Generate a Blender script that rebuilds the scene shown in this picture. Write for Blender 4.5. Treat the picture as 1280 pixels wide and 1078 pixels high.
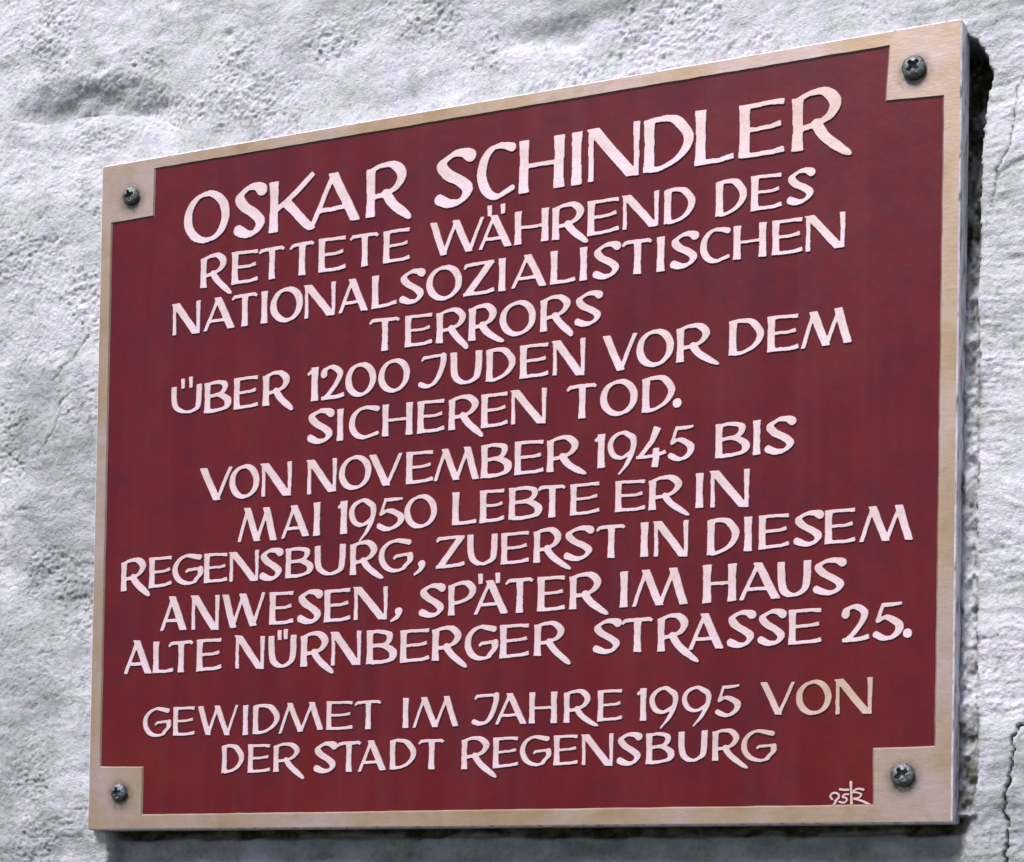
import bpy, bmesh, math, random
import numpy as np
from mathutils import Matrix, Vector

for o in list(bpy.data.objects):
    bpy.data.objects.remove(o)
scene = bpy.context.scene
COL = scene.collection
random.seed(7)

# ------------------------------------------------------------------ camera
cam_data = bpy.data.cameras.new("camera")
cam = bpy.data.objects.new("camera", cam_data)
COL.objects.link(cam)
cam_data.sensor_fit = 'HORIZONTAL'
cam_data.sensor_width = 36.0
cam_data.lens = 36.0 * 2.109375
cam_data.shift_x = 0.0
cam_data.shift_y = 0.44922
cam_data.clip_start = 0.01
cam_data.clip_end = 200.0
_m = Matrix([[0.899754, -0.005506, 0.436363], [0.436041, -0.029049, -0.899458], [0.017628, 0.999563, -0.023736]]).to_4x4()
_m.translation = Vector([0.5568, -1.1013, -0.27558])
cam.matrix_world = _m
scene.camera = cam

# ------------------------------------------------------------------ sky and sun
SUN_EL = math.radians(50)
SUN_AZ = math.radians(-17)          # to the left of the wall's normal
world = bpy.data.worlds.new("World")
scene.world = world
world.use_nodes = True
wn = world.node_tree
wn.nodes.clear()
w_out = wn.nodes.new('ShaderNodeOutputWorld')
w_bg = wn.nodes.new('ShaderNodeBackground')
w_sky = wn.nodes.new('ShaderNodeTexSky')
w_sky.sky_type = 'NISHITA'
w_sky.sun_disc = False
w_sky.sun_elevation = SUN_EL
w_sky.sun_rotation = math.pi - SUN_AZ
w_sky.air_density = 0.75
w_sky.dust_density = 0.5
w_sky.ozone_density = 1.0
w_bg.inputs[1].default_value = 0.10
wn.links.new(w_sky.outputs[0], w_bg.inputs[0])
wn.links.new(w_bg.outputs[0], w_out.inputs[0])

sun_data = bpy.data.lights.new("sun", 'SUN')
sun_data.energy = 3.3
sun_data.angle = math.radians(19)
sun_data.color = (1.0, 0.955, 0.935)
sun = bpy.data.objects.new("sun", sun_data)
COL.objects.link(sun)
to_sun = Vector((math.sin(SUN_AZ) * math.cos(SUN_EL), -math.cos(SUN_AZ) * math.cos(SUN_EL), math.sin(SUN_EL)))
sun.rotation_euler = to_sun.to_track_quat('Z', 'Y').to_euler()

scene.view_settings.view_transform = 'Standard'
scene.view_settings.look = 'None'
scene.view_settings.gamma = 1.0
scene.view_settings.use_curve_mapping = False
scene.view_settings.exposure = 0.55

# ------------------------------------------------------------------ measured data (millimetres on the plaque)
W2, H2 = 0.5487 * 500, 210.0
FIELD = [(-233.5,202.2), (-233.8,172.6), (-265.6,172.2), (-265.2,-170.0), (-233.0,-170.8), (-233.0,-200.4), (231.9,-199.8), (231.5,-170.1), (264.3,-169.7), (264.5,170.1), (233.4,172.1), (235.0,201.4)]
SCREWS = [(-250.7,187.4), (249.2,187.4), (-249.9,-186.7), (248.2,-184.7)]
MARK = [[(219.98,-188.15), (220.09,-191.29), (220.38,-196.91), (220.64,-203.18)],
        [(214.06,-191.70), (216.45,-192.06), (218.67,-192.00)],
        [(221.40,-192.70), (222.92,-191.83), (224.62,-191.53), (226.83,-192.12)],
        [(221.25,-193.45), (223.63,-193.59), (225.75,-194.67), (224.34,-196.30), (221.63,-196.76)],
        [(221.98,-196.93), (226.41,-198.14), (230.50,-200.26)],
        [(209.85,-196.94), (208.79,-195.26), (209.97,-193.79), (212.03,-193.65), (213.49,-194.83), (213.27,-196.48), (211.40,-197.78)],
        [(213.09,-196.15), (211.76,-198.45), (210.48,-200.26)],
        [(218.71,-194.41), (216.49,-194.54), (215.65,-195.85), (217.54,-196.38), (217.73,-197.87), (216.21,-198.84), (213.81,-198.31)]]
GAP = [(273.6,205.8), (278.3,202.5), (281.8,196.8), (285.2,189.9), (287.4,183.2), (286.2,175.8), (284.2,166.9), (283.6,154.3), (282.5,137.6), (282.2,112.3), (281.8,78.7), (282.9,37.8), (283.1,-13.8), (283.0,-72.4), (283.6,-114.2), (284.9,-155.9), (284.9,-189.2), (282.6,-205.8)]
CRACKS = [[(309.6,-157.9), (305.9,-160.7), (303.1,-166.8), (304.0,-175.1), (302.1,-185.4), (299.8,-197.7), (299.4,-202.7), (301.6,-210.1), (301.3,-218.4), (300.1,-225.0), (300.6,-232.8), (298.3,-243.1)], [(308.8,181.1), (303.5,179.0), (300.7,172.3), (299.6,155.7), (297.7,143.4), (293.6,135.7), (291.6,131.7), (290.5,121.4), (287.3,112.2)], [(-286.0,105.8), (-297.6,92.6), (-304.4,88.1), (-313.6,78.7)], [(-283.2,72.7), (-298.2,70.5), (-306.9,65.7), (-309.6,48.9), (-315.1,40.6), (-322.5,32.0)], [(-357.8,46.4), (-345.0,51.5), (-333.5,56.8)], [(-321.3,-214.3), (-299.1,-213.9), (-281.6,-214.5)]]
LINES = [
    (0.203, 0.092, [('O',-211.1,-177.9,182.3,182.4,152.3,151.7), ('S',-174.1,-152.7,182.4,182.4,151.6,151.2), ('K',-149.1,-117.3,182.4,182.2,151.2,151.2), ('A',-120.8,-85.1,182.2,181.8,151.2,151.4), ('R',-81.7,-54.6,181.8,182.2,151.4,151.4, (-51.4,147.1)), ('S',-35.4,-10.5,182.6,182.8,151.3,151.6), ('C',-7.9,15.9,182.8,182.9,151.7,152.3), ('H',18.8,47.1,182.9,182.9,152.3,152.7), ('I',51.5,58.3,182.9,182.9,152.5,152.5), ('N',61.8,93.2,183.0,183.6,152.8,152.9), ('D',96.0,125.3,183.7,183.7,152.9,152.8), ('L',126.5,149.8,183.7,182.9,152.8,153.4), ('E',152.1,178.6,182.8,183.2,153.5,152.9), ('R',182.2,209.4,183.3,184.3,152.8,152.9, (215.5,146.0))]),
    (0.226, 0.104, [('R',-198.2,-179.4,142.5,143.1,123.3,122.8, (-175.2,117.1)), ('E',-175.3,-156.1,143.0,142.5,122.7,122.9), ('T',-156.1,-137.6,142.5,142.5,122.9,122.8), ('T',-134.3,-116.9,142.6,143.1,122.7,122.6), ('E',-113.8,-94.6,143.2,143.0,122.7,122.7), ('T',-92.2,-72.5,142.9,142.3,122.7,122.9), ('E',-69.4,-51.3,142.1,142.5,122.9,123.1), ('W',-38.6,-3.1,143.0,142.3,122.9,123.0), ('Ä',-6.6,15.2,142.4,142.2,123.0,122.9, (0.4,148.2,0.5,141.7,8.9,148.2,9.0,142.2)), ('H',16.6,38.0,142.2,142.1,122.9,122.9), ('R',40.3,59.9,142.2,142.3,122.8,122.2, (62.4,118.7)), ('E',62.2,81.9,142.2,142.3,122.1,123.1), ('N',83.6,105.3,142.5,142.8,123.2,122.7), ('D',108.5,127.1,142.6,142.3,122.7,122.7), ('D',138.9,157.1,142.8,143.0,122.9,123.4), ('E',159.3,177.2,143.0,142.5,123.5,123.7), ('S',180.0,194.8,142.5,142.4,123.9,125.0)]),
    (0.226, 0.104, [('N',-218.2,-197.9,115.9,116.0,96.3,95.5), ('A',-195.4,-172.2,116.1,116.4,96.2,96.1), ('T',-175.0,-156.2,116.4,116.3,96.1,96.5), ('I',-154.1,-148.5,116.3,116.3,96.5,96.5), ('O',-146.9,-124.2,116.2,116.3,96.4,95.9), ('N',-122.9,-101.5,116.3,116.5,95.9,96.2), ('A',-99.5,-78.8,116.6,116.4,96.5,96.4), ('L',-76.5,-59.3,116.3,116.5,96.5,97.6), ('S',-57.8,-41.6,116.6,116.6,97.5,97.2), ('O',-40.0,-16.8,116.5,116.3,97.2,97.0), ('Z',-15.8,4.6,116.3,116.4,97.0,97.3), ('I',6.4,12.0,116.6,116.6,97.4,97.4), ('A',14.8,37.8,116.8,116.7,98.0,97.4), ('L',39.8,55.7,116.6,116.4,97.4,97.6), ('I',57.6,62.9,116.5,116.5,97.4,97.4), ('S',66.1,82.2,116.6,116.9,97.4,97.5), ('T',83.6,101.9,117.0,116.7,97.4,97.0), ('I',104.2,109.8,116.6,116.6,97.0,97.0), ('S',112.9,128.6,116.6,116.7,97.3,98.2), ('C',130.3,147.5,116.7,116.7,98.2,98.2), ('H',149.6,168.5,116.7,116.9,98.1,97.9), ('E',171.7,189.4,116.8,116.7,97.8,97.6), ('N',190.7,212.5,117.0,116.6,97.5,97.3)]),
    (0.226, 0.104, [('T',-77.9,-57.2,91.1,90.2,70.7,71.3), ('E',-53.7,-35.3,90.1,90.1,71.4,71.8), ('R',-32.9,-13.7,90.2,90.6,71.7,70.8, (-12.5,66.4)), ('R',-11.8,5.9,90.6,90.5,70.7,71.0, (11.1,67.6)), ('O',8.2,31.0,90.4,90.2,71.1,71.1), ('R',33.8,52.5,90.3,90.4,71.1,71.6, (53.9,66.4)), ('S',55.2,71.7,90.4,90.4,71.7,72.3)]),
    (0.226, 0.104, [('Ü',-217.8,-195.5,64.0,64.1,47.7,45.7, (-209.5,68.8,-209.3,62.4,-203.7,69.0,-203.5,62.1)), ('B',-193.3,-174.4,64.2,65.0,45.5,45.7), ('E',-172.0,-154.3,65.1,65.4,45.7,46.1), ('R',-151.1,-132.3,65.5,65.7,46.0,45.7, (-130.0,41.5)), ('1',-120.3,-112.5,66.0,66.0,45.6,45.6), ('2',-110.5,-93.9,65.9,65.3,45.5,45.9), ('0',-93.4,-72.7,65.3,65.0,45.9,46.2), ('0',-71.0,-50.0,65.0,65.3,46.2,46.4), ('J',-44.4,-25.7,65.4,65.2,46.5,46.3), ('U',-23.2,-2.8,65.2,64.9,46.3,45.8), ('D',-0.0,18.6,64.8,64.7,45.7,45.8), ('E',21.5,39.8,64.8,64.8,45.6,45.7), ('N',42.0,62.1,65.2,65.0,45.4,43.6), ('V',72.4,93.7,64.6,64.4,43.8,44.6), ('O',93.4,115.6,64.4,64.8,44.6,45.0), ('R',117.3,136.8,64.8,65.0,45.0,45.3, (142.3,41.3)), ('D',147.9,168.0,65.2,64.9,45.5,45.3), ('E',169.9,187.9,64.9,64.7,45.3,45.2), ('M',188.8,217.2,64.6,65.6,45.1,45.9)]),
    (0.226, 0.104, [('S',-119.1,-101.6,40.7,39.6,20.8,20.1), ('I',-99.5,-93.4,39.3,39.3,20.1,20.1), ('C',-90.4,-69.9,39.0,39.0,20.3,20.3), ('H',-67.9,-47.6,39.1,39.1,20.2,19.8), ('E',-44.3,-26.2,38.9,38.8,19.8,20.2), ('R',-23.9,-4.6,38.9,38.9,20.1,19.2, (-1.5,14.3)), ('E',-2.8,14.6,38.8,39.2,19.2,19.9), ('N',16.3,38.5,39.5,39.1,19.8,18.6), ('T',51.1,69.9,38.9,38.9,18.9,19.7), ('O',71.9,94.4,38.9,38.6,19.8,19.1), ('D',97.3,116.9,38.4,39.6,18.8,19.7), ('.',115.6,120.8,39.7,39.7,19.8,19.8)]),
    (0.226, 0.104, [('V',-195.8,-171.8,11.8,11.0,-9.2,-8.4), ('O',-173.8,-152.4,11.1,10.9,-8.4,-9.0), ('N',-150.8,-129.6,11.0,10.8,-9.2,-10.0), ('N',-118.6,-98.3,10.7,10.2,-10.2,-9.8), ('O',-96.6,-74.5,10.2,10.1,-9.6,-8.8), ('V',-76.4,-53.7,10.1,9.7,-8.8,-9.3), ('E',-51.2,-33.1,9.7,9.4,-9.4,-8.8), ('M',-32.9,-3.3,9.4,9.7,-8.8,-9.8), ('B',-2.2,16.9,9.6,9.9,-9.6,-9.4), ('E',19.1,37.8,9.9,9.5,-9.5,-9.2), ('R',39.5,59.1,9.6,9.9,-9.4,-9.7, (64.2,-12.7)), ('1',68.5,75.1,9.6,9.6,-9.6,-9.6), ('9',76.8,94.2,9.5,9.7,-9.4,-8.8), ('4',94.0,112.3,9.7,9.7,-8.8,-8.9), ('5',113.3,128.3,9.7,9.9,-8.8,-9.2), ('B',140.9,160.3,9.0,9.1,-9.8,-9.6), ('I',161.6,167.9,9.1,9.1,-9.9,-9.9), ('S',169.4,186.0,9.1,9.1,-10.0,-9.6)]),
    (0.226, 0.104, [('M',-167.1,-139.1,-14.9,-16.1,-35.6,-36.1), ('A',-136.3,-116.2,-16.1,-15.5,-35.7,-35.2), ('I',-114.2,-108.4,-15.3,-15.3,-35.4,-35.4), ('1',-97.4,-90.6,-15.8,-15.8,-35.6,-35.6), ('9',-89.2,-71.0,-15.9,-16.2,-35.6,-35.3), ('5',-70.2,-52.5,-16.2,-16.5,-35.3,-35.1), ('0',-51.9,-30.3,-16.5,-16.4,-35.1,-35.3), ('L',-20.3,-4.3,-16.2,-16.5,-35.4,-35.6), ('E',-2.4,13.6,-16.6,-16.6,-35.6,-34.8), ('B',16.0,36.6,-16.5,-16.5,-34.9,-35.4), ('T',34.3,51.7,-16.5,-17.2,-35.3,-35.3), ('E',54.5,72.9,-17.5,-17.1,-35.3,-34.6), ('E',82.0,100.4,-17.6,-18.1,-35.1,-35.1), ('R',102.3,121.7,-18.0,-17.4,-35.5,-36.2, (126.2,-40.2)), ('I',129.4,134.8,-17.1,-17.1,-36.4,-36.4), ('N',138.3,160.7,-16.5,-16.8,-36.7,-37.8)]),
    (0.226, 0.104, [('R',-252.9,-234.4,-42.1,-41.0,-61.1,-60.5, (-231.1,-65.3)), ('E',-231.7,-214.4,-41.1,-40.9,-60.4,-59.2), ('G',-214.2,-192.1,-40.9,-41.1,-59.2,-59.3), ('E',-191.0,-173.8,-41.1,-41.5,-59.3,-59.1), ('N',-172.5,-151.7,-41.4,-41.1,-59.4,-60.1), ('S',-150.6,-135.2,-41.2,-41.7,-60.0,-59.7), ('B',-132.6,-113.6,-41.8,-41.6,-59.8,-59.1), ('U',-112.3,-91.1,-41.6,-41.3,-59.0,-60.2), ('R',-88.0,-69.6,-41.3,-41.3,-60.5,-60.2, (-65.1,-64.2)), ('G',-68.6,-45.9,-41.3,-41.2,-60.2,-60.0), (',',-45.6,-39.0,-41.3,-41.3,-60.0,-60.0, (-38.8,-56.6,-45.3,-63.0)), ('Z',-30.4,-11.3,-41.3,-41.6,-60.2,-59.5), ('U',-10.1,9.3,-41.6,-42.0,-59.5,-60.1), ('E',11.6,29.7,-42.2,-41.9,-60.3,-59.9), ('R',32.1,49.3,-41.8,-41.8,-60.6,-60.5, (55.7,-65.9)), ('S',51.0,68.9,-41.9,-42.0,-60.4,-60.2), ('T',70.8,88.6,-42.0,-41.9,-60.3,-60.9), ('I',97.3,102.7,-42.0,-42.0,-61.3,-61.3), ('N',105.6,125.9,-41.7,-42.3,-61.4,-62.6), ('D',137.0,155.6,-42.9,-43.1,-63.0,-62.2), ('I',157.6,163.6,-43.0,-43.0,-61.9,-61.9), ('E',166.6,184.2,-42.9,-42.8,-61.6,-60.6), ('S',186.4,202.4,-43.0,-42.9,-60.7,-61.0), ('E',203.7,220.8,-42.8,-42.4,-61.0,-60.9), ('M',222.7,251.8,-42.3,-42.9,-61.0,-61.6)]),
    (0.226, 0.104, [('A',-222.7,-202.6,-65.9,-66.3,-87.1,-87.5), ('N',-199.7,-179.4,-66.4,-67.1,-87.6,-88.6), ('W',-177.4,-146.5,-67.1,-67.2,-88.1,-87.1), ('E',-143.3,-126.1,-67.5,-67.7,-87.3,-87.1), ('S',-123.4,-107.2,-67.9,-68.3,-87.1,-87.6), ('E',-105.0,-86.7,-68.3,-67.9,-87.7,-87.2), ('N',-84.7,-62.0,-67.6,-68.3,-87.3,-87.9), (',',-60.4,-53.7,-68.4,-68.4,-87.9,-87.9, (-53.6,-83.3,-60.2,-89.5)), ('S',-40.9,-24.5,-69.0,-69.3,-87.6,-87.7), ('P',-21.9,-3.9,-69.3,-68.8,-87.8,-88.1), ('Ä',-5.5,17.0,-68.8,-68.5,-88.1,-88.3, (-1.2,-64.4,-1.1,-70.4,9.8,-64.8,9.9,-70.9)), ('T',14.7,32.6,-68.5,-68.5,-88.3,-88.4), ('E',35.2,52.7,-68.5,-68.7,-88.3,-88.2), ('R',55.0,74.3,-68.7,-68.5,-88.2,-88.5, (78.8,-92.4)), ('I',85.2,91.3,-68.6,-68.6,-88.7,-88.7), ('M',93.1,126.3,-68.5,-68.0,-88.6,-88.8), ('H',135.0,154.2,-67.8,-68.0,-89.0,-88.5), ('A',155.6,179.6,-68.0,-68.9,-88.4,-88.6), ('U',177.6,196.4,-68.8,-68.7,-88.6,-87.5), ('S',197.5,215.2,-68.7,-69.2,-87.5,-87.7)]),
    (0.226, 0.104, [('A',-249.3,-228.0,-91.0,-93.5,-112.9,-113.2), ('L',-227.4,-211.9,-93.6,-94.2,-113.2,-113.3), ('T',-216.1,-197.7,-94.1,-93.8,-113.3,-113.4), ('E',-195.1,-176.7,-93.7,-93.5,-113.4,-112.7), ('N',-167.1,-146.4,-92.4,-93.7,-112.7,-113.7), ('Ü',-143.5,-123.8,-94.0,-94.0,-113.4,-113.3, (-135.8,-90.7,-135.6,-96.7,-131.5,-90.2,-131.3,-96.4)), ('R',-120.7,-101.8,-93.9,-93.5,-113.4,-113.7, (-98.0,-118.6)), ('N',-99.7,-79.3,-93.5,-93.6,-113.7,-114.0), ('B',-75.5,-55.7,-93.7,-94.6,-113.7,-113.9), ('E',-52.9,-33.4,-94.7,-94.4,-113.9,-113.1), ('R',-31.8,-13.0,-94.4,-94.7,-113.6,-114.2, (-9.2,-118.5)), ('G',-10.7,10.4,-94.7,-94.7,-114.2,-114.0), ('E',12.0,30.8,-94.7,-94.7,-114.0,-113.2), ('R',33.6,52.2,-94.8,-95.3,-113.5,-113.7, (56.2,-119.6)), ('S',69.9,86.4,-95.3,-95.0,-113.5,-113.6), ('T',86.9,105.9,-95.0,-94.7,-113.6,-114.2), ('R',108.7,126.8,-94.7,-94.3,-114.2,-114.1, (133.1,-121.4)), ('A',126.7,147.7,-94.3,-94.2,-114.1,-114.1), ('S',149.5,165.0,-94.2,-94.5,-113.9,-112.9), ('S',167.1,182.3,-94.5,-94.9,-112.9,-113.6), ('E',184.3,203.1,-94.9,-94.7,-113.8,-113.4), ('2',213.8,229.3,-94.6,-94.2,-114.0,-113.3), ('5',231.0,246.7,-94.2,-93.6,-113.2,-113.4), ('.',247.1,251.9,-93.5,-93.5,-113.6,-113.6)]),
    (0.208, 0.098, [('G',-233.9,-213.3,-135.0,-134.7,-152.5,-152.4), ('E',-211.4,-195.2,-134.7,-134.7,-152.4,-152.4), ('W',-193.5,-164.2,-134.7,-134.8,-152.4,-153.2), ('I',-161.3,-156.2,-135.1,-135.1,-153.3,-153.3), ('D',-153.4,-134.7,-135.2,-134.9,-153.1,-153.0), ('M',-135.2,-104.1,-134.9,-134.6,-153.1,-151.5), ('E',-102.0,-83.8,-134.7,-135.1,-151.8,-151.8), ('T',-82.8,-64.9,-135.1,-135.0,-151.9,-152.3), ('I',-51.1,-45.9,-134.4,-134.4,-152.0,-152.0), ('M',-43.9,-13.8,-134.5,-134.2,-152.1,-151.9), ('J',-5.5,12.1,-133.9,-133.8,-151.6,-151.9), ('A',9.6,29.8,-133.8,-134.1,-151.8,-151.7), ('H',31.1,48.5,-134.1,-134.1,-151.8,-152.0), ('R',52.7,69.1,-134.1,-134.2,-152.0,-151.8, (74.0,-154.8)), ('E',73.4,88.7,-134.3,-134.0,-151.8,-151.2), ('1',96.7,102.7,-134.0,-134.0,-152.1,-152.1), ('9',104.6,121.3,-134.0,-134.2,-152.1,-151.5), ('9',123.7,140.5,-134.3,-134.5,-151.5,-151.2), ('5',143.3,157.4,-134.5,-133.9,-151.0,-151.0), ('V',168.7,188.5,-133.2,-133.8,-151.2,-151.1), ('O',189.1,208.6,-133.9,-133.4,-151.0,-151.7), ('N',210.8,230.9,-133.2,-132.8,-152.0,-152.3)]),
    (0.215, 0.100, [('D',-175.2,-159.3,-158.9,-158.9,-176.2,-176.3), ('E',-156.4,-140.4,-158.9,-159.2,-176.3,-175.8), ('R',-138.3,-120.1,-159.2,-159.4,-176.0,-176.5, (-116.7,-180.9)), ('S',-110.1,-95.0,-159.4,-159.2,-176.7,-177.0), ('T',-95.0,-77.9,-159.2,-158.6,-177.0,-177.0), ('A',-80.0,-60.7,-158.7,-158.4,-177.1,-176.4), ('D',-58.5,-41.0,-158.4,-158.8,-176.2,-176.3), ('T',-39.7,-22.7,-158.8,-159.0,-176.3,-176.6), ('R',-11.5,6.3,-158.9,-159.0,-176.8,-176.7, (11.3,-182.5)), ('E',8.8,25.0,-159.0,-158.8,-176.7,-175.6), ('G',25.8,45.0,-158.8,-158.9,-175.5,-175.7), ('E',47.0,62.2,-158.8,-158.7,-175.8,-175.4), ('N',64.2,83.2,-158.8,-158.6,-175.9,-176.9), ('S',85.6,100.0,-158.6,-159.0,-176.5,-176.0), ('B',103.1,119.4,-159.1,-159.0,-176.2,-175.7), ('U',122.1,139.0,-158.9,-158.3,-175.6,-175.2), ('R',141.8,157.3,-158.4,-158.8,-175.2,-175.6, (162.5,-180.1)), ('G',158.4,178.3,-158.8,-159.4,-175.7,-176.2)]),
]

# ------------------------------------------------------------------ material helpers
def new_mat(name):
    m = bpy.data.materials.new(name)
    m.use_nodes = True
    nt = m.node_tree
    bsdf = nt.nodes['Principled BSDF']
    return m, nt, bsdf

def nd(nt, kind, **kw):
    n = nt.nodes.new(kind)
    for k, v in kw.items():
        setattr(n, k, v)
    return n

def noise(nt, vec, scale, detail=4.0, rough=0.55, dist=0.0):
    n = nd(nt, 'ShaderNodeTexNoise')
    n.inputs['Scale'].default_value = scale
    n.inputs['Detail'].default_value = detail
    n.inputs['Roughness'].default_value = rough
    n.inputs['Distortion'].default_value = dist
    nt.links.new(vec, n.inputs['Vector'])
    return n

def ramp(nt, fac, stops):
    r = nd(nt, 'ShaderNodeValToRGB')
    el = r.color_ramp.elements
    while len(el) < len(stops):
        el.new(0.5)
    for e, (p, c) in zip(el, stops):
        e.position = p
        e.color = (*c, 1.0) if len(c) == 3 else c
    nt.links.new(fac, r.inputs['Fac'])
    return r

def mix(nt, fac, a, b, mode='MIX'):
    m = nd(nt, 'ShaderNodeMix', data_type='RGBA', blend_type=mode)
    if isinstance(fac, float):
        m.inputs[0].default_value = fac
    else:
        nt.links.new(fac, m.inputs[0])
    for sock, v in ((m.inputs[6], a), (m.inputs[7], b)):
        if isinstance(v, tuple):
            sock.default_value = (*v, 1.0)
        else:
            nt.links.new(v, sock)
    return m.outputs[2]

def coords(nt, scale=(1, 1, 1)):
    t = nd(nt, 'ShaderNodeTexCoord')
    mp = nd(nt, 'ShaderNodeMapping')
    mp.inputs['Scale'].default_value = scale
    nt.links.new(t.outputs['Object'], mp.inputs['Vector'])
    return mp.outputs['Vector']

def bump(nt, bsdf, height, strength, distance, chain=None):
    b = nd(nt, 'ShaderNodeBump')
    b.inputs['Strength'].default_value = strength
    b.inputs['Distance'].default_value = distance
    nt.links.new(height, b.inputs['Height'])
    if chain is not None:
        nt.links.new(chain, b.inputs['Normal'])
    nt.links.new(b.outputs['Normal'], bsdf.inputs['Normal'])
    return b.outputs['Normal']

# wall plaster --------------------------------------------------------------
PLASTER, nt, bs = new_mat("plaster")
v = coords(nt)
vs = coords(nt, (0.35, 1, 1.6))
cbig = ramp(nt, noise(nt, vs, 9, 5, 0.6).outputs['Fac'], [(0.30, (0.63, 0.635, 0.655)), (0.50, (0.765, 0.74, 0.80)), (0.72, (0.87, 0.83, 0.91))])
cmid = ramp(nt, noise(nt, v, 55, 6, 0.65).outputs['Color'], [(0.36, (0.64, 0.70, 0.60)), (0.47, (0.90, 0.92, 0.88)), (0.60, (1.0, 0.97, 1.0))])
c1 = mix(nt, 0.75, cbig.outputs['Color'], cmid.outputs['Color'], 'MULTIPLY')
cfine = ramp(nt, noise(nt, v, 300, 5, 0.7).outputs['Fac'], [(0.30, (0.40, 0.41, 0.39)), (0.44, (0.86, 0.87, 0.86)), (0.62, (1, 1, 1))])
c2 = mix(nt, 0.75, c1, cfine.outputs['Color'], 'MULTIPLY')
tint = noise(nt, v, 140, 3, 0.6)
hs = nd(nt, 'ShaderNodeMix', data_type='RGBA', blend_type='SOFT_LIGHT')
hs.inputs[0].default_value = 0.22
nt.links.new(c2, hs.inputs[6]); nt.links.new(tint.outputs['Color'], hs.inputs[7])
dirt_and_shade = nd(nt, 'ShaderNodeAttribute', attribute_name='dirt_and_shade')  # mask: soiling in groove and cracks, painted shade under the plaque
moss_shade = ramp(nt, noise(nt, v, 160, 4, 0.7).outputs['Fac'], [(0.35, (0.012, 0.016, 0.012)), (0.52, (0.058, 0.060, 0.034)), (0.7, (0.22, 0.21, 0.12))])  # olive-black ramp for growth and for the painted shade under the plaque
grey = nd(nt, 'ShaderNodeAttribute', attribute_name='stain_and_shade')  # mask: wall stains plus painted light fall-off and hollow shade
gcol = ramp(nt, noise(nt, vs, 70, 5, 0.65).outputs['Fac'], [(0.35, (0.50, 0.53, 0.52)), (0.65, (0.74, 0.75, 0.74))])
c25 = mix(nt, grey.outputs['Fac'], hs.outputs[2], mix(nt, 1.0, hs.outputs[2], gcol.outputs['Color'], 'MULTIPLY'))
c3 = mix(nt, dirt_and_shade.outputs['Fac'], c25, moss_shade.outputs['Color'])
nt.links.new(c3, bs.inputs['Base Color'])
bs.inputs['Roughness'].default_value = 0.85
bs.inputs['Specular IOR Level'].default_value = 0.25
b1 = bump(nt, bs, noise(nt, v, 420, 6, 0.7).outputs['Fac'], 0.9, 0.0016)
bump(nt, bs, noise(nt, v, 780, 4, 0.7).outputs['Fac'], 0.7, 0.0009, b1)

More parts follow.
